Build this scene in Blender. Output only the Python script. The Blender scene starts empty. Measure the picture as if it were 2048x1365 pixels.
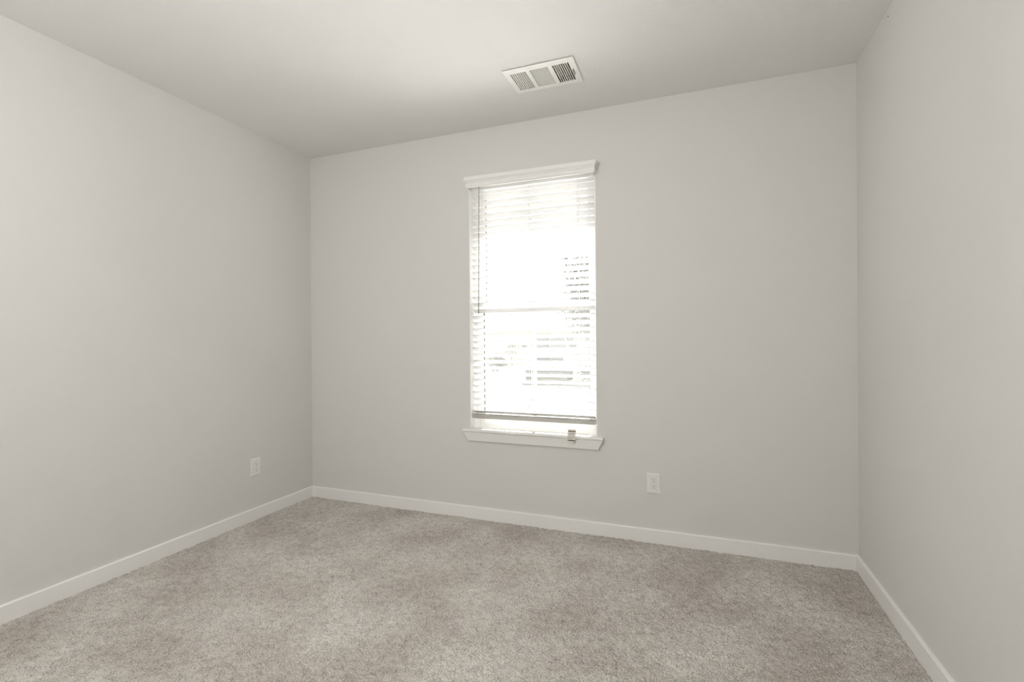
import bpy, bmesh, math, random
import numpy as np
from mathutils import Vector, Matrix
PI = math.pi
random.seed(4); RNG = np.random.default_rng(7)
C = bpy.context.scene.collection
SC = bpy.context.scene

# ------------------------------------------------------------------ camera
W, H, D = 3.745, 2.743, 3.75          # room: width, height, depth (m); window wall is y = 0, room towards -y
cam_d = bpy.data.cameras.new('camera'); cam = bpy.data.objects.new('camera', cam_d); C.objects.link(cam)
yaw, pit, rol = 0.361993, -0.001947, -0.006576
f_ = Vector((-math.sin(yaw)*math.cos(pit), math.cos(yaw)*math.cos(pit), math.sin(pit)))
r_ = Vector((math.cos(yaw), math.sin(yaw), 0)); u_ = r_.cross(f_)
r2 = math.cos(rol)*r_ + math.sin(rol)*u_; u2 = -math.sin(rol)*r_ + math.cos(rol)*u_
M = Matrix.Identity(4)
for i in range(3):
    M[i][0] = r2[i]; M[i][1] = u2[i]; M[i][2] = -f_[i]
M[0][3], M[1][3], M[2][3] = 2.92458, -3.10965, 1.25848
cam.matrix_world = M
cam_d.sensor_width = 36; cam_d.sensor_fit = 'HORIZONTAL'; cam_d.lens = 968.557*36/2048
cam_d.clip_start = 0.02; cam_d.clip_end = 300
SC.camera = cam

# ------------------------------------------------------------------ light and exposure
SC.view_settings.view_transform = 'Standard'; SC.view_settings.look = 'None'
SC.view_settings.gamma = 1.0; SC.view_settings.exposure = 0.0; SC.view_settings.use_curve_mapping = False
SC.cycles.max_bounces = 14; SC.cycles.diffuse_bounces = 10; SC.cycles.glossy_bounces = 3
SC.cycles.transmission_bounces = 6; SC.cycles.transparent_max_bounces = 12
SC.cycles.use_denoising = True; SC.cycles.sample_clamp_indirect = 12; SC.cycles.caustics_reflective = False; SC.cycles.caustics_refractive = False
world = bpy.data.worlds.new('sky'); SC.world = world; world.use_nodes = True
bg = world.node_tree.nodes['Background']; bg.inputs[0].default_value = (1.0, 0.995, 0.985, 1); bg.inputs[1].default_value = 4.0
sun_d = bpy.data.lights.new('sun', 'SUN'); sun_d.energy = 68.0; sun_d.angle = math.radians(1.5); sun_d.color = (1, .995, .98)
sun = bpy.data.objects.new('sun', sun_d); C.objects.link(sun)
sun.rotation_euler = Vector((.22, -1, -.88)).to_track_quat('-Z', 'Y').to_euler()   # from the street side; strikes the blind below the eave's shadow, the slats stop it
port_d = bpy.data.lights.new('window_portal', 'AREA'); port_d.shape = 'RECTANGLE'; port_d.size = .9; port_d.size_y = 1.75
port_d.cycles.is_portal = True
port = bpy.data.objects.new('window_portal', port_d); C.objects.link(port)
port.location = (1.878, .17, 1.5); port.rotation_euler = (-PI/2, 0, 0)
LAMP_FILL = 25.5
rear_fill_d = bpy.data.lights.new('rear_fill_light', 'AREA'); rear_fill_d.shape = 'RECTANGLE'; rear_fill_d.size = 1.8; rear_fill_d.size_y = 1.7
rear_fill_d.energy = 25.5; rear_fill_d.color = (1, .985, .965)
rear_fill = bpy.data.objects.new('rear_fill_light', rear_fill_d); C.objects.link(rear_fill)      # added fill light behind the viewer; no window is built there
rear_fill.location = (1.75, -D+.02, 1.65); rear_fill.rotation_euler = (PI/2, 0, 0)

# ------------------------------------------------------------------ materials
def mat(name, col, rough=.6, bump=None, spec=.3, metal=0, var=None):
    m = bpy.data.materials.new(name); m.use_nodes = True; nt = m.node_tree; n = nt.nodes; l = nt.links
    b = n['Principled BSDF']; b.inputs['Base Color'].default_value = (*col, 1)
    b.inputs['Roughness'].default_value = rough; b.inputs['Metallic'].default_value = metal
    b.inputs['Specular IOR Level'].default_value = spec
    tc = n.new('ShaderNodeTexCoord')
    if bump:
        prev = None
        for (sc, st, dist, det) in bump:
            t = n.new('ShaderNodeTexNoise'); t.inputs['Scale'].default_value = sc; t.inputs['Detail'].default_value = det
            l.new(tc.outputs['Object'], t.inputs['Vector'])
            bp = n.new('ShaderNodeBump'); bp.inputs['Strength'].default_value = st; bp.inputs['Distance'].default_value = dist
            l.new(t.outputs['Fac'], bp.inputs['Height'])
            if prev: l.new(prev.outputs[0], bp.inputs['Normal'])
            prev = bp
        l.new(prev.outputs[0], b.inputs['Normal'])
    if var:
        sc, amt = var
        t = n.new('ShaderNodeTexNoise'); t.inputs['Scale'].default_value = sc; t.inputs['Detail'].default_value = 4
        l.new(tc.outputs['Object'], t.inputs['Vector'])
        r = n.new('ShaderNodeValToRGB'); r.color_ramp.elements[0].position = .3; r.color_ramp.elements[1].position = .7
        r.color_ramp.elements[0].color = (*[c*(1-amt) for c in col], 1); r.color_ramp.elements[1].color = (*[min(1, c*(1+amt)) for c in col], 1)
        l.new(t.outputs['Fac'], r.inputs[0]); l.new(r.outputs[0], b.inputs['Base Color'])
    return m
wall_m = mat('wall_paint', (.68, .672, .655), .75, [(230, .30, .0012, 3), (60, .18, .002, 2)], .2)
ceil_m = mat('ceiling_paint', (.78, .775, .765), .85, [(120, .55, .003, 4), (40, .25, .003, 2)], .1)
trim_m = mat('trim_paint', (.83, .822, .808), .4, [(30, .05, .001, 2)], .35)
reveal_m = mat('reveal_paint', (.90, .897, .885), .7, [(200, .2, .001, 2)], .2)
vinyl_m = mat('window_vinyl', (.88, .88, .87), .35)
seal_m = mat('window_seal', (.12, .12, .11), .6)
plate_m = mat('outlet_plastic', (.79, .782, .765), .3, None, .5)
slot_m = mat('outlet_slot', (.05, .045, .04), .6)
metal_m = mat('register_enamel', (.86, .855, .83), .4, None, .4)
duct_m = mat('duct_sheet_metal', (.72, .71, .67), .5, None, .3, 0)
wand_m = mat('wand_plastic', (.20, .195, .18), .25, None, .5)
cord_m = mat('blind_cord', (.80, .79, .76), .8)
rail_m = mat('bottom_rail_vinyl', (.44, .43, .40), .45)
card_m = mat('card_paper', (.72, .69, .65), .7)
ink_m = mat('brown_ink', (.10, .075, .065), .7)
grey_ink_m = mat('grey_ink', (.36, .35, .33), .7)
lever_m = mat('lever_steel', (.30, .29, .27), .4)
lint_m = mat('lint', (.86, .85, .80), .9)
# translucent slat
def slat_material():
    m = mat('slat_vinyl', (.88, .879, .872), .4, None, .35); nt = m.node_tree; n = nt.nodes; l = nt.links
    b = n['Principled BSDF']; tr = n.new('ShaderNodeBsdfTranslucent'); tr.inputs[0].default_value = (.9, .88, .84, 1)
    mx = n.new('ShaderNodeMixShader'); mx.inputs[0].default_value = .04
    l.new(b.outputs[0], mx.inputs[1]); l.new(tr.outputs[0], mx.inputs[2]); l.new(mx.outputs[0], n['Material Output'].inputs[0])
    return m
slat_m = slat_material()
def glass_material():
    m = bpy.data.materials.new('window_glass'); m.use_nodes = True; nt = m.node_tree; n = nt.nodes; l = nt.links
    n.remove(n['Principled BSDF']); t = n.new('ShaderNodeBsdfTransparent'); t.inputs[0].default_value = (.97, .97, .968, 1)
    g = n.new('ShaderNodeBsdfGlossy'); g.inputs['Roughness'].default_value = .02
    fr = n.new('ShaderNodeFresnel'); fr.inputs[0].default_value = 1.3
    mx = n.new('ShaderNodeMixShader'); l.new(fr.outputs[0], mx.inputs[0]); l.new(t.outputs[0], mx.inputs[1]); l.new(g.outputs[0], mx.inputs[2])
    l.new(mx.outputs[0], n['Material Output'].inputs[0]); return m
glass_m = glass_material()
def screen_material():
    m = bpy.data.materials.new('insect_mesh'); m.use_nodes = True; nt = m.node_tree; n = nt.nodes; l = nt.links
    n.remove(n['Principled BSDF']); d = n.new('ShaderNodeBsdfDiffuse'); d.inputs[0].default_value = (.2, .2, .195, 1)
    t = n.new('ShaderNodeBsdfTranslucent'); t.inputs[0].default_value = (.09, .09, .088, 1); tr = n.new('ShaderNodeBsdfTransparent')
    a = n.new('ShaderNodeMixShader'); a.inputs[0].default_value = .4; l.new(d.outputs[0], a.inputs[1]); l.new(t.outputs[0], a.inputs[2])
    c = n.new('ShaderNodeMixShader'); c.inputs[0].default_value = .30; l.new(tr.outputs[0], c.inputs[1]); l.new(a.outputs[0], c.inputs[2])
    l.new(c.outputs[0], n['Material Output'].inputs[0])
    return m
screen_m = screen_material()
def carpet_material():
    m = bpy.data.materials.new('carpet_yarn'); m.use_nodes = True; nt = m.node_tree; n = nt.nodes; l = nt.links
    b = n['Principled BSDF']; b.inputs['Roughness'].default_value = 1; b.inputs['Specular IOR Level'].default_value = .05
    tc = n.new('ShaderNodeTexCoord')
    def noise(sc, det, vec=None):
        t = n.new('ShaderNodeTexNoise'); t.inputs['Scale'].default_value = sc; t.inputs['Detail'].default_value = det
        l.new(tc.outputs['Object'], t.inputs['Vector']); return t
    big = noise(2.6, 5); fine0 = noise(300, 2); mid = noise(26, 4)
    mm = n.new('ShaderNodeMath'); mm.operation = 'MULTIPLY_ADD'; mm.inputs[1].default_value = .30; l.new(mid.outputs['Fac'], mm.inputs[0]); l.new(fine0.outputs['Fac'], mm.inputs[2])
    fine = n.new('ShaderNodeMath'); fine.operation = 'SUBTRACT'; fine.inputs[1].default_value = .15; l.new(mm.outputs[0], fine.inputs[0])
    r1 = n.new('ShaderNodeValToRGB'); e = r1.color_ramp.elements
    e[0].position = .36; e[0].color = (.57, .533, .49, 1); e[1].position = .64; e[1].color = (.71, .69, .645, 1)
    l.new(big.outputs['Fac'], r1.inputs[0])
    r2_ = n.new('ShaderNodeValToRGB'); e = r2_.color_ramp.elements
    e[0].position = .34; e[0].color = (.41, .405, .39, 1); e[1].position = .56; e[1].color = (1, 1, 1, 1)
    l.new(fine.outputs[0], r2_.inputs[0])
    mx = n.new('ShaderNodeMix'); mx.data_type = 'RGBA'; mx.blend_type = 'MULTIPLY'; mx.inputs['Factor'].default_value = 1
    l.new(r1.outputs[0], mx.inputs['A']); l.new(r2_.outputs[0], mx.inputs['B']); l.new(mx.outputs['Result'], b.inputs['Base Color'])
    return m
carpet_m = carpet_material()
# outdoors
concrete_m = mat('driveway_concrete', (.60, .597, .588), .9, None, .1, var=(1.2, .06))
road_m = mat('road_asphalt', (.13, .127, .122), .9, None, .1, var=(2.0, .10))
lawn_m = mat('dry_lawn', (.42, .42, .33), 1, None, .0, var=(3.0, .12))
foliage_m = mat('pale_foliage', (.15, .152, .14), .8, None, .1, var=(6, .3))
bark_m = mat('bark', (.06, .055, .05), .9)
paint_m = mat('truck_paint', (.62, .62, .60), .3, None, .5)
truck_dark_m = mat('truck_dark_plastic', (.12, .118, .115), .6)
truck_glass_m = mat('truck_glass', (.13, .13, .127), .15, None, .5)
chrome_m = mat('truck_chrome', (.7, .7, .7), .25, None, .5, .6)
tyre_m = mat('tyre_rubber', (.10,.10,.098), .9)
siding_m = mat('house_siding', (.50, .48, .44), .8, None, .1)
roof_m = mat('roof_shingle', (.13, .127, .12), .9, None, .1)
bulb_m = bpy.data.materials.new('lamp_glow'); bulb_m.use_nodes = True
_b = bulb_m.node_tree.nodes['Principled BSDF']; _b.inputs['Emission Color'].default_value = (1, .95, .87, 1); _b.inputs['Emission Strength'].default_value = 4

# ------------------------------------------------------------------ helpers
def obj(name, bm, m, parent=None, smooth=False):
    me = bpy.data.meshes.new(name); bmesh.ops.recalc_face_normals(bm, faces=bm.faces[:]); bm.to_mesh(me); bm.free()
    me.materials.append(m)
    if smooth:
        for p in me.polygons: p.use_smooth = True
    o = bpy.data.objects.new(name, me); C.objects.link(o)
    if parent is not None: o.parent = parent
    return o
def thing(name, label, cat, loc=(0, 0, 0), rz=0, group=None):
    o = bpy.data.objects.new(name, None); C.objects.link(o); o.location = loc; o.rotation_euler = (0, 0, rz)
    o.empty_display_size = .05
    return tag(o, label, cat, group)
def tag(o, label, cat, group=None):
    o['label'] = label; o['category'] = cat
    if group: o['group'] = group
    return o
def struct(name, bm, m, parent=None, label=None):
    o = obj(name, bm, m, parent)
    if parent is None: o['kind'] = 'structure'
    if label: o['label'] = label
    return o
def box(bm, x0, x1, y0, y1, z0, z1, bev=0, seg=2, mtx=None):
    vs = [bm.verts.new((x, y, z)) for x in (x0, x1) for y in (y0, y1) for z in (z0, z1)]
    q = [(0, 1, 3, 2), (4, 6, 7, 5), (0, 4, 5, 1), (2, 3, 7, 6), (0, 2, 6, 4), (1, 5, 7, 3)]
    fs = [bm.faces.new([vs[i] for i in a]) for a in q]
    if bev:
        es = list({e for f in fs for e in f.edges})
        r = bmesh.ops.bevel(bm, geom=es, offset=bev, segments=seg, affect='EDGES', profile=.5)
        if mtx is not None:
            for v in {v for f in r['faces'] for v in f.verts}: v.co = mtx @ v.co
    elif mtx is not None:
        for v in vs: v.co = mtx @ v.co
    return bm
def B(*a, **k): return box(bmesh.new(), *a, **k)
def prism(bm, prof, axis, a, b, bevel=0):
    """closed 2-D profile extruded along axis ('x': prof=(y,z); 'y': prof=(x,z); 'z': prof=(x,y))"""
    def P(p, t): return {'x': (t, p[0], p[1]), 'y': (p[0], t, p[1]), 'z': (p[0], p[1], t)}[axis]
    A = [bm.verts.new(P(p, a)) for p in prof]; Bv = [bm.verts.new(P(p, b)) for p in prof]
    n = len(prof); fs = [bm.faces.new(A), bm.faces.new(Bv[::-1])]
    for i in range(n): fs.append(bm.faces.new([A[i], Bv[i], Bv[(i+1) % n], A[(i+1) % n]]))
    if bevel:
        bmesh.ops.bevel(bm, geom=list({e for f in fs for e in f.edges}), offset=bevel, segments=2, affect='EDGES')
    return bm
def tube(bm, pts, r, n=8, cap=True):
    pts = [Vector(p) for p in pts]; rings = []; rr = r if hasattr(r, '__len__') else [r]*len(pts)
    up = None
    for i, p in enumerate(pts):
        d = (pts[min(i+1, len(pts)-1)] - pts[max(i-1, 0)]).normalized()
        if up is None: up = d.orthogonal().normalized()
        up = (up - d*up.dot(d)); up = up.normalized() if up.length > 1e-6 else d.orthogonal().normalized()
        s = d.cross(up)
        rings.append([bm.verts.new(p + rr[i]*(math.cos(2*PI*k/n)*up + math.sin(2*PI*k/n)*s)) for k in range(n)])
    for a, b in zip(rings, rings[1:]):
        for k in range(n): bm.faces.new([a[k], a[(k+1) % n], b[(k+1) % n], b[k]])
    if cap: bm.faces.new(rings[0][::-1]); bm.faces.new(rings[-1])
    return bm

# ------------------------------------------------------------------ room shell
WX0, WX1, WZ0, WZ1, WT = 1.428, 2.3275, .628, 2.372, .17      # window opening
bm = bmesh.new()
box(bm, -.12, WX0, 0, WT, -.3, H+.02); box(bm, WX1, W+.12, 0, WT, -.3, H+.02)
box(bm, WX0, WX1, 0, WT, -.3, WZ0); box(bm, WX0, WX1, 0, WT, WZ1, H+.02)
bmesh.ops.remove_doubles(bm, verts=bm.verts[:], dist=1e-5)
struct('wall_back', bm, wall_m)
struct('wall_left', B(-.12, 0, -D, 0, -.3, H+.02), wall_m)
struct('wall_right', B(W, W+.12, -D, 0, -.3, H+.02), wall_m)
struct('wall_front', B(-.12, W+.12, -D-.12, -D, -.3, H+.02), wall_m)
# ceiling with a hole for the register
VX0, VX1, VY0, VY1 = 1.955, 2.315, -.600, -.392
bm = bmesh.new(); t = .14
box(bm, -.12, VX0, -D-.12, WT, H, H+t); box(bm, VX1, W+.12, -D-.12, WT, H, H+t)
box(bm, VX0, VX1, -D-.12, VY0, H, H+t); box(bm, VX0, VX1, VY1, WT, H, H+t)
bmesh.ops.remove_doubles(bm, verts=bm.verts[:], dist=1e-5)
struct('ceiling', bm, ceil_m)
struct('floor', B(-.12, W+.12, -D-.12, WT, -.3, -.012), carpet_m)
# roof eave outside
bm = bmesh.new(); box(bm, -3, W+3, WT, .59, 2.47, 2.52); box(bm, -3, W+3, .59, .625, 2.45, 2.62)
struct('trim_6', bm, trim_m)
bm = bmesh.new(); prism(bm, [(.66, 2.60), (.66, 2.66), (-7.0, 5.6), (-7.0, 2.95), (.175, 2.90), (.175, 2.56), (.6, 2.56)], 'x', -4, W+4); struct('trim_7', bm, roof_m)

# baseboards: square stock with an eased top edge
def base(name, axis, a, b, side):
    t_, h = .014, .083
    prof = [(0, -.012), (t_, -.012), (t_, h-.005), (t_-.0035, h-.0006), (t_-.005, h), (0, h)]
    bm = bmesh.new()
    if axis == 'x': prism(bm, [(side[0] - p[0]*side[1], p[1]) for p in prof], 'x', a, b)
    else: prism(bm, [(side[0] - p[0]*side[1], p[1]) for p in prof], 'y', a, b)
    struct(name, bm, trim_m)
base('baseboard_back', 'x', .0, W, (0, 1))
base('baseboard_left', 'y', -D, -.0141, (0, -1))
base('baseboard_right', 'y', -D, -.0141, (W, 1))
base('baseboard_front', 'x', .0141, W-.0141, (-D, -1))

# ------------------------------------------------------------------ carpet pile (uncountable)
def carpet():
    step = .0030; x0, x1, y0, y1 = .004, W-.004, -2.75, -.004
    nx = int((x1-x0)/step); ny = int((y1-y0)/step)
    X, Y = np.meshgrid(np.linspace(x0, x1, nx), np.linspace(y0, y1, ny))
    def vn(cell):                                    # smooth value noise
        gx = int((x1-x0)/cell)+3; gy = int((y1-y0)/cell)+3
        g = RNG.random((gy, gx)); fx = (X-x0)/cell; fy = (Y-y0)/cell
        ix = fx.astype(int); iy = fy.astype(int); tx = fx-ix; ty = fy-iy
        tx = tx*tx*(3-2*tx); ty = ty*ty*(3-2*ty)
        return (g[iy, ix]*(1-tx)+g[iy, ix+1]*tx)*(1-ty) + (g[iy+1, ix]*(1-tx)+g[iy+1, ix+1]*tx)*ty
    z = .0045*RNG.random(X.shape) + .0060*vn(.0075) + .0040*vn(.018) + .0030*vn(.09) + .0020*vn(.35)
    deep = vn(.011); z -= .007*np.clip(.30-deep, 0, 1)/.30
    edge = np.minimum.reduce([X-x0, x1-X, y1-Y]); z -= .004*np.clip(1-edge/.02, 0, 1)
    z += -.0105
    X = X + (RNG.random(X.shape)-.5)*.0032; Y = Y + (RNG.random(X.shape)-.5)*.0032
    X = np.clip(X, .001, W-.001); Y = np.clip(Y, None, -.001)
    co = np.stack([X, Y, z], -1).reshape(-1, 3).astype(np.float32)
    idx = np.arange(nx*ny).reshape(ny, nx)
    q = np.stack([idx[:-1, :-1], idx[:-1, 1:], idx[1:, 1:], idx[1:, :-1]], -1).reshape(-1).astype(np.int32)
    me = bpy.data.meshes.new('carpet_pile'); nf = len(q)//4
    me.vertices.add(len(co)); me.vertices.foreach_set('co', co.ravel())
    me.loops.add(len(q)); me.loops.foreach_set('vertex_index', q)
    me.polygons.add(nf); me.polygons.foreach_set('loop_start', np.arange(0, len(q), 4, dtype=np.int32))
    me.update(calc_edges=True); me.materials.append(carpet_m)
    o = bpy.data.objects.new('carpet_pile', me); C.objects.link(o)
    o['kind'] = 'stuff'; tag(o, 'grey-beige cut pile carpet covering the whole floor', 'carpet')
carpet()

# ------------------------------------------------------------------ window
win = bpy.data.objects.new('window_1', None); C.objects.link(win); win['kind'] = 'structure'; win.location = (0, 0, 0)
cx = (WX0+WX1)/2; yA, yB = .095, .150
bm = bmesh.new(); fw = .032                                        # outer frame
for a in ((WX0, WX0+fw, WZ0, WZ1), (WX1-fw, WX1, WZ0, WZ1), (WX0+fw, WX1-fw, WZ0, WZ0+.03), (WX0+fw, WX1-fw, WZ1-fw, WZ1)):
    box(bm, a[0], a[1], yA, yB+.015, a[2], a[3], .002)
obj('window_frame', bm, vinyl_m, win)
ZM = 1.497
def sash(x0, x1, z0, z1, y0, y1, st, rail_lo, rail_hi, nm):
    bm = bmesh.new()
    box(bm, x0, x0+st, y0, y1, z0, z1, .002); box(bm, x1-st, x1, y0, y1, z0, z1, .002)
    box(bm, x0+st, x1-st, y0, y1, z0, z0+rail_lo, .002); box(bm, x0+st, x1-st, y0, y1, z1-rail_hi, z1, .002)
    s = obj(nm, bm, vinyl_m, win)
    gx0, gx1, gz0, gz1 = x0+st, x1-st, z0+rail_lo, z1-rail_hi; ym = (y0+y1)/2
    bm = bmesh.new(); k = .0045
    for a in ((gx0, gx0+k, gz0, gz1), (gx1-k, gx1, gz0, gz1), (gx0+k, gx1-k, gz0, gz0+k), (gx0+k, gx1-k, gz1-k, gz1)):
        box(bm, a[0], a[1], y0+.003, y1-.003, a[2], a[3])
    obj('glazing_seal', bm, seal_m, s)
    obj('glass_pane', B(gx0, gx1, ym-.002, ym+.002, gz0, gz1), glass_m, s)
    obj('muntin', B(cx-.0125, cx+.0125, ym-.006, ym-.0022, gz0, gz1, bev=.001), vinyl_m, s)
sash(WX0+fw, WX1-fw, ZM-.02, WZ1-fw, .125, .150, .038, .035, .03, 'upper_sash')
sash(WX0+fw, WX1-fw, WZ0+.03, ZM+.018, .098, .123, .030, .045, .035, 'lower_sash')
obj('insect_screen', B(WX0+fw, WX1-fw, .1585, .1595, WZ0+.03, ZM), screen_m, win)
bm = bmesh.new(); box(bm, cx-.03, cx+.03, .078, .100, ZM+.018, ZM+.026, .002); box(bm, cx-.012, cx+.012, .070, .085, ZM+.022, ZM+.030, .002)
obj('sash_lock', bm, vinyl_m, win)
# window stool with rounded nose and mitred apron
bm = bmesh.new()
nose = [(.095, .606), (.095, .628), (-.030, .634), (-.036, .6315), (-.039, .626), (-.0385, .620), (-.035, .615), (-.029, .612), (0, .612), (0.0, .606)]
prism(bm, nose[:], 'x', WX0+.0005, WX1-.0005)
for a, b in ((1.384, WX0+.0005), (WX1-.0005, 2.372)):
    prism(bm, [(0, .628), (-.030, .634), (-.036, .6315), (-.039, .626), (-.0385, .620), (-.035, .615), (-.029, .612), (0, .612)], 'x', a, b)
struct('trim_1', bm, trim_m)
bm = bmesh.new()
pf = [(1.386, .612), (2.370, .612), (2.339, .551), (1.419, .551)]
v0 = [bm.verts.new((x, 0, z)) for x, z in pf]
v1 = [bm.verts.new((x, -.030 if z > .6 else -.020, z)) for x, z in pf]
bm.faces.new(v0); bm.faces.new(v1[::-1])
for i in range(4): bm.faces.new([v0[i], v1[i], v1[(i+1) % 4], v0[(i+1) % 4]])
bmesh.ops.bevel(bm, geom=[e for e in bm.edges], offset=.0015, segments=2, affect='EDGES')
struct('trim_2', bm, trim_m)
# white return liners inside the opening
bm = bmesh.new()
box(bm, WX0, WX0+.003, .0, yA, WZ0, WZ1); box(bm, WX1-.003, WX1, .0, yA, WZ0, WZ1); box(bm, WX0+.003, WX1-.003, .0, yA, WZ1-.003, WZ1)
struct('trim_3', bm, reveal_m)

# ------------------------------------------------------------------ blind
bl = thing('window_blind', 'white slatted blind lowered over the only window, slats half open', 'blind', (cx, .03, .70))
def L(bm):
    bmesh.ops.translate(bm, verts=bm.verts[:], vec=(-cx, -.03, -.70)); return bm
SX0, SX1 = 1.439, 2.3145
NS, PITCH, ZI, TILT = 36, .04480, .7600, math.radians(27)          # inner-edge height of the lowest slat
hw = .025; ca, sa = math.cos(TILT), math.sin(TILT); ymid = .040
bm = bmesh.new()
for i in range(NS):
    zi = ZI + PITCH*i; zc = zi - hw*sa
    prof = []
    n = 6
    wob = random.uniform(-.0006, .0006); tl = TILT + random.uniform(-.02, .02); ca, sa = math.cos(tl), math.sin(tl)
    top, bot = [], []
    for k in range(n+1):
        u = -hw + 2*hw*k/n; crown = .0022*(1-(u/hw)**2); th = .0020
        for lst, off in ((top, th), (bot, -th)):
            w = crown + off*(1 if 0 < k < n else .9)
            lst.append((ymid + u*ca + w*sa, zc + wob - u*sa + w*ca))
    prism(bm, top + bot[::-1], 'x', SX0 + random.uniform(-.0005, .0005), SX1 + random.uniform(-.0005, .0005))
obj('slats', L(bm), slat_m, bl)
obj('headrail', L(B(SX0-.004, SX1+.004, .012, .068, 2.318, 2.366, bev=.002)), vinyl_m, bl)
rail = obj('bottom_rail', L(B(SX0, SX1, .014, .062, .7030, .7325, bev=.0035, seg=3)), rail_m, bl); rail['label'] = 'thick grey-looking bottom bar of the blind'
# ladder cords
for xx in (1.523, 1.868, 2.205):
    bm = bmesh.new()
    for yy in (.0155, .0655): tube(bm, [(xx, yy, .732), (xx, yy, 1.5), (xx, yy, 2.32)], .0008, 5)
    tube(bm, [(xx+.004, .040, .732), (xx+.004, .040, 2.32)], .0008, 5)
    for i in range(NS):
        z = ZI + PITCH*i; tube(bm, [(xx, .0165, z-.004), (xx, .064, z-2*hw*math.sin(TILT)-.004)], .0006, 4)
    obj('ladder_cord', L(bm), cord_m, bl)
    bm = bmesh.new(); pts = []
    for k in range(13):
        a = PI*k/12; pts.append((xx - .016*math.cos(a) + .003*math.sin(3*a), .0115, .734 - (.019 if xx > 2 else .006)*math.sin(a)**1.3))
    tube(bm, pts, .0008, 5)
    tube(bm, [(xx-.05, .0125, .7335), (xx-.016, .0115, .7345), (xx+.016, .0115, .734), (xx+.05, .0125, .7330)], .0008, 5)
    obj('cord_loop', L(bm), cord_m, rail)
# tilt wand
bm = bmesh.new(); tube(bm, [(1.511, -.012, 2.335), (1.5105, -.013, 2.2), (1.506, -.017, 1.6), (1.505, -.018, 1.446)], [.0024, .0026, .0028, .0034], 6)
tube(bm, [(1.511, .012, 2.345), (1.511, -.012, 2.345), (1.511, -.012, 2.325)], .0018, 6)
o = obj('tilt_wand', L(bm), wand_m, bl); o['label'] = 'thin dark grey tilt wand hanging at the left'
# valance: crown moulded board with short returns
pv = [(.0, 2.398), (-.062, 2.398), (-.0655, 2.3955), (-.067, 2.391), (-.067, 2.3745), (-.0655, 2.3705), (-.0605, 2.3675), (-.0605, 2.3645),
      (-.0575, 2.3625), (-.0575, 2.3570), (-.0535, 2.3555), (-.0535, 2.3520), (-.0550, 2.3500), (-.0575, 2.3455), (-.0590, 2.3390), (-.0575, 2.3330), (-.0530, 2.3265), (-.0500, 2.3225),
      (-.0420, 2.3225), (-.0420, 2.386), (.0, 2.386)]
bm = bmesh.new(); VL, VR = 1.437, 2.3435
VL, VR = 1.4175, 2.3435
prism(bm, [(y, z) for y, z in pv], 'x', VL+.018, VR-.018)
# the mitred return of the same profile at either end
for s, xe in ((-1, VL), (1, VR)):
    front = [(p[0], p[1]) for p in pv[1:18]]
    deep = .067
    A = []; Bq = []
    for y, z in front:
        off = deep + y                      # how far this moulding step sits behind the face
        x = xe - s*off
        A.append(bm.verts.new((x, y, z))); Bq.append(bm.verts.new((x, -.0005, z)))
    I = [bm.verts.new((xe - s*.018, y, z)) for y, z in front]
    I2 = [bm.verts.new((xe - s*.018, -.0005, z)) for y, z in front]
    n = len(front)
    for i in range(n-1):
        bm.faces.new([A[i], A[i+1], Bq[i+1], Bq[i]]); bm.faces.new([A[i], A[i+1], I[i+1], I[i]])
    bm.faces.new([A[0], Bq[0], I2[0], I[0]]); bm.faces.new([A[-1], Bq[-1], I2[-1], I[-1]])
    for i in range(n-1): bm.faces.new([I[i], I[i+1], I2[i+1], I2[i]])
obj('valance', L(bm), trim_m, bl)['label'] = 'moulded white valance board across the top'

# ------------------------------------------------------------------ warning tag on the sill
tg = thing('warning_card', 'small printed card with dark bars bent over the window sill edge', 'tag', (2.171, -.0405, .632))
def bent(pts_w, z0, z1, hole=None, off=0.0):
    """strip in the card's own surface: height z (0 at the fold), folded back above"""
    bm = bmesh.new(); n = 6
    def pos(x, h, o):
        if h <= 0: return (x + .02*h, -.003 - o + .06*h, h)
        a = math.radians(24); return (x, -.003 - o*math.cos(a) + h*math.sin(a), h*math.cos(a) + o*math.sin(a))
    rows = [z0 + (z1-z0)*k/n for k in range(n+1)]
    if z0 < 0 < z1: rows = sorted(set(rows + [0.0]))
    g = [[[bm.verts.new(pos(x, h, off+o)) for x in pts_w(h)] for h in rows] for o in (0, .0005)]
    for k in range(len(rows)-1):
        for j in range(len(g[0][0])-1):
            for s in (0, 1): bm.faces.new([g[s][k][j], g[s][k][j+1], g[s][k+1][j+1], g[s][k+1][j]])
        for j in (0, -1): bm.faces.new([g[0][k][j], g[1][k][j], g[1][k+1][j], g[0][k+1][j]])
    for k in (0, -1):
        for j in range(len(g[0][0])-1): bm.faces.new([g[0][k][j], g[0][k][j+1], g[1][k][j+1], g[1][k][j]])
    return bm
obj('card', bent(lambda h: (-.0275 if h > -.033 else -.0275, .026 if h > -.034 else .018), -.039, .046), card_m, tg)
def bar(x0, x1, h0, h1, m, nm, off=.0007): return obj(nm, bent(lambda h: (x0, x1), h0, h1, off=off), m, tg)
bar(-.024, .0235, .030, .036, ink_m, 'printed_bar')
bar(-.0235, -.0165, -.030, -.0235, ink_m, 'printed_bar'); bar(-.0145, .0225, -.030, -.0235, ink_m, 'printed_bar')
for h in (-.005, -.010, -.015): bar(-.021, .019 if h > -.014 else .006, h-.0016, h, grey_ink_m, 'printed_line')
bar(-.0265, .0255, .0005, .0012, grey_ink_m, 'printed_line')
a24 = math.radians(24)
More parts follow.
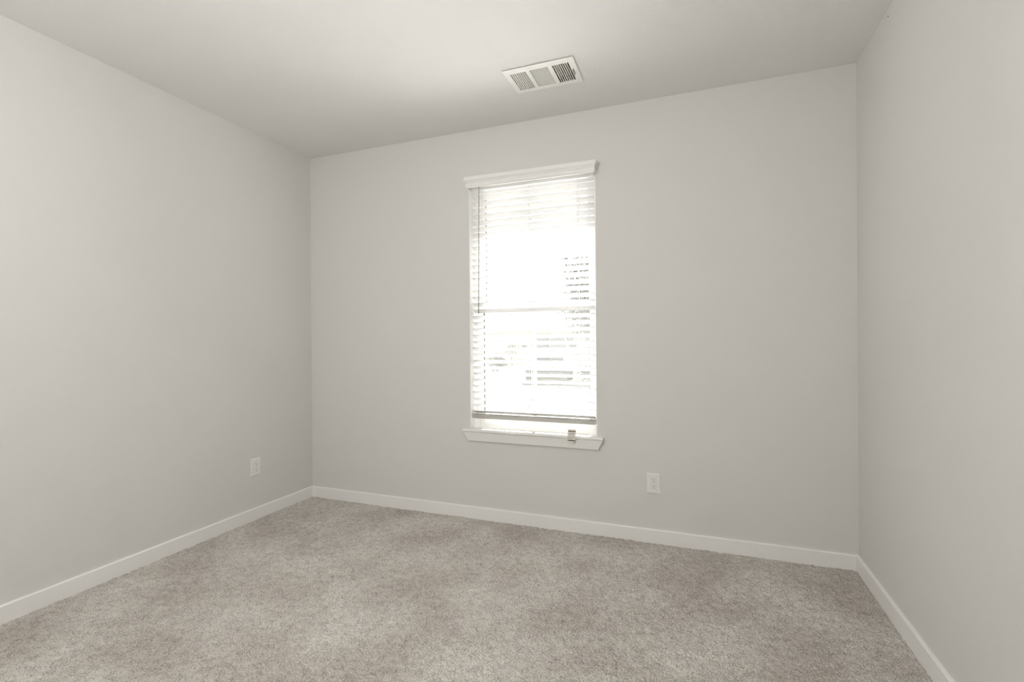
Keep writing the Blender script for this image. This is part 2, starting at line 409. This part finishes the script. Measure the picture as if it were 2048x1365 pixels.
for xx in (-.0085, .0085):
    bm = bmesh.new()
    tube(bm, [(xx+.0072*math.cos(t), -.0042 + (.0165+.0072*math.sin(t))*math.sin(a24), (.0165+.0072*math.sin(t))*math.cos(a24)) for t in np.linspace(0, 2*PI, 17)], .0006, 4)
    for s in (-1, 1):
        tube(bm, [(xx-.005, -.0042 + (.0165-.005*s)*math.sin(a24), (.0165-.005*s)*math.cos(a24)), (xx+.005, -.0042 + (.0165+.005*s)*math.sin(a24), (.0165+.005*s)*math.cos(a24))], .0006, 4)
    obj('printed_symbol', bm, grey_ink_m, tg)
bm = bmesh.new(); bmesh.ops.create_circle(bm, cap_ends=True, segments=16, radius=.0027)
bmesh.ops.rotate(bm, verts=bm.verts[:], cent=(0, 0, 0), matrix=Matrix.Rotation(PI/2 - a24, 3, 'X'))
bmesh.ops.translate(bm, verts=bm.verts[:], vec=(0, -.0044 + .0405*math.sin(a24), .0405*math.cos(a24)))
obj('punched_hole', bm, vinyl_m, tg)

# ------------------------------------------------------------------ outlets
def outlet(label, loc, rz):
    t = thing('wall_outlet', label, 'outlet', loc, rz)      # local: plate in the XZ plane, faces -Y
    w, h, d = .0400, .0625, .0062
    bm = bmesh.new()
    a = [bm.verts.new((x, 0, z)) for x, z in ((-w, -h), (w, -h), (w, h), (-w, h))]
    i1 = .0022; b = [bm.verts.new((x, -.0042, z)) for x, z in ((-w, -h), (w, -h), (w, h), (-w, h))]
    k = .005; c = [bm.verts.new((x, -d, z)) for x, z in ((-w+k, -h+k), (w-k, -h+k), (w-k, h-k), (-w+k, h-k))]
    bm.faces.new(a); bm.faces.new(c[::-1])
    for p, q in ((a, b), (b, c)):
        for j in range(4): bm.faces.new([p[j], p[(j+1) % 4], q[(j+1) % 4], q[j]])
    bmesh.ops.bevel(bm, geom=[e for e in bm.edges if all(v.co.y < -.001 for v in e.verts)], offset=.0009, segments=2, affect='EDGES')
    obj('cover_plate', bm, plate_m, t)
    for s in (1, -1):
        zc = s*.0195; pts = []
        for j in range(40):                                  # round face cut flat at top and bottom
            an = 2*PI*j/40; x = .0167*math.cos(an); z = max(-.0150, min(.0150, .0167*math.sin(an))); pts.append((x, z+zc))
        # remove duplicates
        q = []
        for p in pts:
            if not q or (abs(p[0]-q[-1][0])+abs(p[1]-q[-1][1])) > 1e-6: q.append(p)
        bm = bmesh.new(); prism(bm, q, 'y', -d+.001, -d-.0014)
        bmesh.ops.bevel(bm, geom=[e for e in bm.edges if all(v.co.y < -d-.001 for v in e.verts)], offset=.0007, segments=2, affect='EDGES')
        face = obj('receptacle', bm, plate_m, t)
        bm = bmesh.new(); prism(bm, [(x*1.045, zc+(z-zc)*1.05) for x, z in q], 'y', -d+.0005, -d-.00025); obj('receptacle_gap', bm, slot_gap_m, t)
        y0, y1 = -d-.0012, -d-.0016
        bm = bmesh.new()
        box(bm, -.0075, -.0052, y1, y0, zc+.0005, zc+.0088); box(bm, .0054, .0073, y1, y0, zc+.0012, zc+.0082)
        prism(bm, [(.0026*math.cos(2*PI*j/16), zc-.0078+.0029*math.sin(2*PI*j/16)) for j in range(16)], 'y', y0, y1)
        obj('slots', bm, slot_m, face)
    bm = bmesh.new(); prism(bm, [(.0029*math.cos(2*PI*j/16), .0029*math.sin(2*PI*j/16)) for j in range(16)], 'y', -d+.0005, -d-.0010)
    obj('screw', bm, plate_m, t)
    return t
slot_gap_m = mat('receptacle_gap', (.55, .535, .50), .7)
outlet('white duplex outlet plate low on the window wall, right of the window', (2.6785, 0, .3655), 0)
outlet('white duplex outlet plate low on the left wall near the corner', (0, -.5425, .3705), PI/2)

# ------------------------------------------------------------------ ceiling register
rg = thing('ceiling_register', 'white three-way air vent grille in the ceiling above the window', 'air vent', (2.1355, -.499, H))
def R_(x, y): return x-2.1355, y+.499
X0, X1, Y0, Y1 = -.1985, .1985, -.1285, .1285
groups = [(-.1700, -.0780), (-.0545, .0490), (.0720, .1650)]; gy0, gy1 = -.0880, .0930
bm = bmesh.new(); zt, zb = -.0060, -.0078
xs = [X0]+[v for g in groups for v in g]+[X1]
def plate(x0, x1, y0, y1): box(bm, x0, x1, y0, y1, zb, zt)
plate(X0+.006, X1-.006, Y0+.006, gy0); plate(X0+.006, X1-.006, gy1, Y1-.006)
edges = [X0+.006, groups[0][0], groups[0][1], groups[1][0], groups[1][1], groups[2][0], groups[2][1], X1-.006]
for i in range(0, 8, 2): plate(edges[i], edges[i+1], gy0, gy1)
# stamped rim: the plate stands a little off the ceiling on an inset flange
o4 = [(X0, Y0), (X1, Y0), (X1, Y1), (X0, Y1)]; i4 = [(X0+.006, Y0+.006), (X1-.006, Y0+.006), (X1-.006, Y1-.006), (X0+.006, Y1-.006)]
f4 = [(X0+.010, Y0+.010), (X1-.010, Y0+.010), (X1-.010, Y1-.010), (X0+.010, Y1-.010)]
rings = [[bm.verts.new((x, y, z)) for x, y in pts] for pts, z in ((f4, 0), (f4, -.0045), (o4, -.0052), (o4, -.0062), (i4, zb))]
for p, q in zip(rings, rings[1:]):
    for j in range(4): bm.faces.new([p[j], p[(j+1) % 4], q[(j+1) % 4], q[j]])
# bars between the slots of the two outer groups
for g in (0, 2):
    a, b = groups[g]; n = 8; p = (b-a)/n
    for i in range(1, n): box(bm, a+p*i-.0016, a+p*i+.0016, gy0, gy1, zb, zt)
frame = obj('face_plate', bm, metal_m, rg)
# louvre fins
def fin_set(name, gi):
    bm = bmesh.new(); a, b = groups[gi]
    if gi != 1:
        n = 8; p = (b-a)/n; s = 1 if gi == 0 else -1
        for i in range(n+1):
            x = a+p*i
            prism(bm, [(x-.0006, zb+.0005), (x+.0006, zb+.0005), (x+.0006+s*.0095, .012), (x-.0006+s*.0095, .012)], 'y', gy0+.001, gy1-.001)
    else:
        n = 16; p = (gy1-gy0)/n
        for i in range(n+1):
            y = gy0+p*i
            prism(bm, [(y-.0012, zb+.0005), (y+.0012, zb+.0005), (y+.0012+.0035, .010), (y-.0012+.0035, .010)], 'x', a+.001, b-.001)
    obj('louvres', bm, metal_m, rg)
for gi in range(3): fin_set('', gi)
bm = bmesh.new()                                                   # damper blades and boot behind
x0, y0 = VX0-2.1355, VY0+.499; x1, y1 = VX1-2.1355, VY1+.499
for a in ((x0-.002, x0, y0-.002, y1+.002), (x1, x1+.002, y0-.002, y1+.002), (x0, x1, y0-.002, y0), (x0, x1, y1, y1+.002)): box(bm, *a, .001, .15)
box(bm, x0, x1, y0, y1, .15, .152)
obj('duct_boot', bm, duct_m, rg)
bm = bmesh.new()
for i in range(9):
    x = x0+.02+i*.0405; prism(bm, [(x-.020, .026), (x-.019, .0250), (x+.020, .038), (x+.019, .039)], 'y', y0+.004, y1-.004)
obj('damper', bm, duct_m, rg)
bm = bmesh.new(); tube(bm, [(.1755, -.021, -.006), (.1755, -.021, -.017), (.1735, .030, -.020)], [.0022, .0022, .0016], 6); box(bm, .1735, .1775, -.022, .036, zb-.0012, zb, .0004)
obj('damper_lever', bm, lever_m, rg)
for x, y in ((-.1915, .002), (.1885, .002)):
    bm = bmesh.new(); prism(bm, [(x+.0035*math.cos(2*PI*j/16), y+.0035*math.sin(2*PI*j/16)) for j in range(16)], 'z', zb-.0012, zb+.0004); box(bm, x-.0028, x+.0028, y-.0005, y+.0005, zb-.0014, zb-.001)
    obj('screw', bm, metal_m, rg)

# ------------------------------------------------------------------ added ceiling lamp, out of view, put in to fill the room with light
lp = thing('added_ceiling_lamp', 'added round white dome lamp on the ceiling, out of view, for fill light', 'lamp', (1.87, -2.35, H))
bm = bmesh.new(); prof = [(0.0, 0), (.17, 0), (.17, -.022), (.160, -.028), (0, -.028)]
def lathe(bm, prof, n=40):
    rings = [[bm.verts.new((r*math.cos(2*PI*k/n), r*math.sin(2*PI*k/n), z)) for k in range(n)] if r > 1e-6 else [bm.verts.new((0, 0, z))] for r, z in prof]
    for a, b in zip(rings, rings[1:]):
        for k in range(n):
            v = [a[k % len(a)], a[(k+1) % len(a)], b[(k+1) % len(b)], b[k % len(b)]]
            v = [q for i, q in enumerate(v) if q not in v[:i]]
            if len(v) > 2: bm.faces.new(v)
    return bm
obj('lamp_base', lathe(bm, prof), trim_m, lp)
bm = bmesh.new(); obj('lamp_shade', lathe(bm, [(.155, -.028)] + [(.155*math.cos(a), -.028-.075*math.sin(a)) for a in np.linspace(.1, PI/2-.001, 9)] + [(0, -.103)]), bulb_m, lp, True)
ld = bpy.data.lights.new('lamp_fill_light', 'POINT'); ld.shadow_soft_size = .11; ld.energy = LAMP_FILL; ld.color = (1, .975, .94)
lo = bpy.data.objects.new('lamp_fill_light', ld); C.objects.link(lo); lo.location = (1.87, -2.35, H-.24)

# ------------------------------------------------------------------ small specks
def speck(name, label, cat, pts, r, m, loc):
    bm = bmesh.new(); tube(bm, pts, r, 6); o = obj(name, bm, m); o.location = loc; tag(o, label, cat); return o
speck('lint_thread', 'white curled thread standing in the carpet by the baseboard near the right corner', 'lint', [(0, 0, -.004), (.001, 0, .006), (.004, 0, .014), (.001, 0, .022), (-.003, 0, .018), (-.004, 0, .012)], .0011, lint_m, (3.500, -.075, .004))
speck('paper_scrap', 'tiny white elongated scrap on the carpet in front of the window', 'scrap', [(-.007, -.002, 0), (0, 0, .002), (.007, .003, .001)], .0022, lint_m, (2.119, -.395, .006))
speck('lint_fleck', 'tiny white fleck near the baseboard below the left part of window', 'lint', [(-.004, 0, 0), (.001, .001, .003), (.003, .004, 0)], .0022, lint_m, (1.840, -.058, .005))
speck('plaster_crumb', 'tiny pale crumb on the carpet below the right outlet', 'crumb', [(-.004, .004, 0), (0, 0, .003), (.004, -.005, 0)], .0024, lint_m, (2.627, -.644, .006))
speck('nail_head', 'tiny dark nail head high on the right wall by the ceiling', 'nail', [(0, 0, 0), (-.002, 0, 0)], .0025, slot_m, (W, -.464, 2.706))

# ------------------------------------------------------------------ outdoors
GZ = -.45
def ground(name, x0, x1, y0, y1, z, m): struct(name, B(x0, x1, y0, y1, z-.3, z), m)
ground('ground_patio', -14, 18, WT+.001, 7.6, GZ, concrete_m)
ground('ground_lawn', -45, 30, 15.6, 80, GZ, lawn_m)
ground('ground_road', -45, 30, 7.6, 15.6, GZ-.05, road_m)
struct('trim_4', B(-45, 30, 7.5, 7.7, GZ-.1, GZ+.03), concrete_m)
struct('trim_5', B(-45, 30, 15.4, 15.7, GZ-.1, GZ+.06), concrete_m)

def truck():
    t = thing('pickup_truck', 'pale pickup truck parked outside across the street, seen head-on through the blind', 'truck', (-2.70, 16.0, GZ), math.radians(16))
    # local: front faces -Y, width along X, z up from the ground
    bm = bmesh.new()
    body = [(-2.45, .55), (-2.50, .95), (-2.40, 1.10), (-1.05, 1.22), (-.95, 1.24), (1.10, 1.24), (1.15, 1.30), (3.2, 1.32), (3.25, .60), (-2.2, .50)]
    body = [(y+2.5, z) for y, z in body]
    prism(bm, body, 'x', -.98, .98, .06); b = obj('body', bm, paint_m, t)
    bm = bmesh.new()
    lo = [(-.92, 1.30), (.92, 1.30), (.92, 3.60), (-.92, 3.60)]; hi = [(-.72, 2.05), (.72, 2.05), (.72, 3.45), (-.72, 3.45)]
    A = [bm.verts.new((x, y, 1.22)) for x, y in lo]; Q = [bm.verts.new((x, y, 1.90)) for x, y in hi]
    bm.faces.new(A); bm.faces.new(Q[::-1])
    for i in range(4): bm.faces.new([A[i], Q[i], Q[(i+1) % 4], A[(i+1) % 4]])
    bmesh.ops.bevel(bm, geom=bm.edges[:], offset=.05, segments=3, affect='EDGES'); obj('cab', bm, paint_m, t)
    def quad(nm, pts, m, th, par=t):
        bm = bmesh.new(); nrm = (Vector(pts[1])-Vector(pts[0])).cross(Vector(pts[2])-Vector(pts[0])).normalized()
        a = [bm.verts.new(Vector(p)+nrm*th) for p in pts]; c = [bm.verts.new(Vector(p)-nrm*th) for p in pts]
        bm.faces.new(a); bm.faces.new(c[::-1])
        for i in range(4): bm.faces.new([a[i], c[i], c[(i+1) % 4], a[(i+1) % 4]])
        return obj(nm, bm, m, par)
    quad('windshield', [(-.80, 1.375, 1.29), (.80, 1.375, 1.29), (.67, 1.965, 1.83), (-.67, 1.965, 1.83)], truck_glass_m, .02)
    for s in (-1, 1):
        quad('side_window', [(s*.905, 1.60, 1.30), (s*.905, 3.40, 1.30), (s*.745, 3.32, 1.80), (s*.745, 2.12, 1.80)], truck_glass_m, .02)
        quad('headlight', [(s*.93, -.02, .86), (s*.62, -.03, .86), (s*.60, -.03, 1.00), (s*.93, -.02, 1.02)], chrome_m, .03)
        obj('mirror', B(*(sorted((s*.98, s*1.20))), 1.45, 1.55, 1.25, 1.50, bev=.03), truck_dark_m, t)
        for y in (.85, 4.55):
            bm = bmesh.new(); prism(bm, [(y+.40*math.cos(2*PI*k/28), .40+.40*math.sin(2*PI*k/28)) for k in range(28)], 'x', *sorted((s*.76, s*1.0)), .03)
            w = obj('wheel', bm, tyre_m, t)
            bm = bmesh.new(); prism(bm, [(y+.24*math.cos(2*PI*k/20), .40+.24*math.sin(2*PI*k/20)) for k in range(20)], 'x', *sorted((s*.97, s*1.012))); obj('hub', bm, chrome_m, w)
    obj('grille', B(-.58, .58, -.07, .0, .80, 1.06, bev=.03), truck_dark_m, t)
    obj('bumper', B(-1.0, 1.0, -.14, .10, .56, .76, bev=.04), chrome_m, t)
    obj('skirt', B(-.9, .9, -.05, .10, .32, .56, bev=.03), truck_dark_m, t)
    obj('cargo_bed', B(-.96, .96, 3.75, 5.70, .62, 1.34, bev=.04), paint_m, t)
truck()

def tree(name, label, x, y, h, r, nleaf, forks=5, z0f=.35, seed=1, leaf=.09, group=None):
    rnd = random.Random(seed); t = thing(name, label, 'tree', (x, y, GZ), 0, group)
    bm = bmesh.new(); tube(bm, [(0, 0, -.1), (.02, .02, h*.3), (-.03, 0, h*.55)], [.03*h/2, .02*h/2, .012*h/2], 8)
    tips = []
    for k in range(forks):
        a = 2*PI*k/forks + rnd.random(); z0 = h*(z0f-.05 + .2*rnd.random()); z1 = h*(.65+.3*rnd.random()); rr = r*(.4+.5*rnd.random())
        p = [(0, 0, z0), (rr*.5*math.cos(a), rr*.5*math.sin(a), (z0+z1)/2-.05*h), (rr*math.cos(a), rr*math.sin(a), z1)]
        tube(bm, p, [.012*h/2, .008*h/2, .003*h/2], 6); tips.append(p)
    obj('trunk', bm, bark_m, t)
    bm = bmesh.new()
    for _ in range(nleaf):
        while True:
            q = Vector((rnd.uniform(-1, 1), rnd.uniform(-1, 1), rnd.uniform(-1, 1)))
            if q.length < 1 and rnd.random() < .35+.65*q.length: break
        wig = .75+.35*math.sin(5*q.x+3*q.z+seed)*math.cos(4*q.y)
        c = Vector((q.x*r*wig, q.y*r*wig, h*(z0f+(1-z0f)*.5) + q.z*h*(1-z0f)*.5*wig))
        d = Vector((rnd.gauss(0, 1), rnd.gauss(0, 1), rnd.gauss(0, 1))).normalized(); e = d.orthogonal().normalized(); s = leaf*rnd.uniform(.6, 1.3)
        g = d.cross(e)*.2*s
        vs = [bm.verts.new(c-d*s), bm.verts.new(c+e*s*.5+g), bm.verts.new(c+d*s), bm.verts.new(c-e*s*.5+g)]; bm.faces.new(vs)
    o = bpy.data.meshes.new('foliage'); bm.to_mesh(o); bm.free(); o.materials.append(foliage_m)
    fo = bpy.data.objects.new('foliage', o); C.objects.link(fo); fo.parent = t
    return t
tree('leafy_tree', 'tall leafy tree outside at the right edge of the window view', -1.75, 20.5, 6.6, 1.9, 5200, 7, .12, 3, .11)
tree('young_tree', 'small forked young tree outside seen at the left of the truck', -5.85, 20.0, 1.75, .45, 160, 4, .45, 8, .06)
tree('round_shrub', 'low rounded shrub outside beside the young tree', -6.35, 19.3, 1.05, .62, 900, 4, .05, 5, .06)
tree('low_shrub', 'low shrub outside at the lower right of the window view', -1.15, 13.9+2.4, .62, .55, 700, 4, .02, 6, .05)
def house(name, label, x0, x1, y0, z1, ridge, wins):
    t = thing(name, label, 'house', ((x0+x1)/2, y0, GZ)); cxh = (x0+x1)/2; hw_ = (x1-x0)/2; dp = 8
    obj('walls', B(-hw_, hw_, 0, dp, 0, z1), siding_m, t)
    bm = bmesh.new(); prism(bm, [(-.5, z1), (dp+.5, z1), (dp/2, z1+ridge)], 'x', -hw_-.4, hw_+.4); obj('roof', bm, roof_m, t)
    for (a, b, c, d) in wins:
        f = obj('window_frame', B(a-.08, b+.08, -.06, -.001, c-.08, d+.08), trim_m, t); obj('window_pane', B(a, b, -.08, -.06, c, d), truck_glass_m, f)
house('neighbour_house', 'pale low house outside far behind the truck with a grey roof', -14.5, -1.5, 30, 2.35, .75, [(1.6, 3.0, .9, 1.9), (4.2, 5.0, .9, 1.9)])
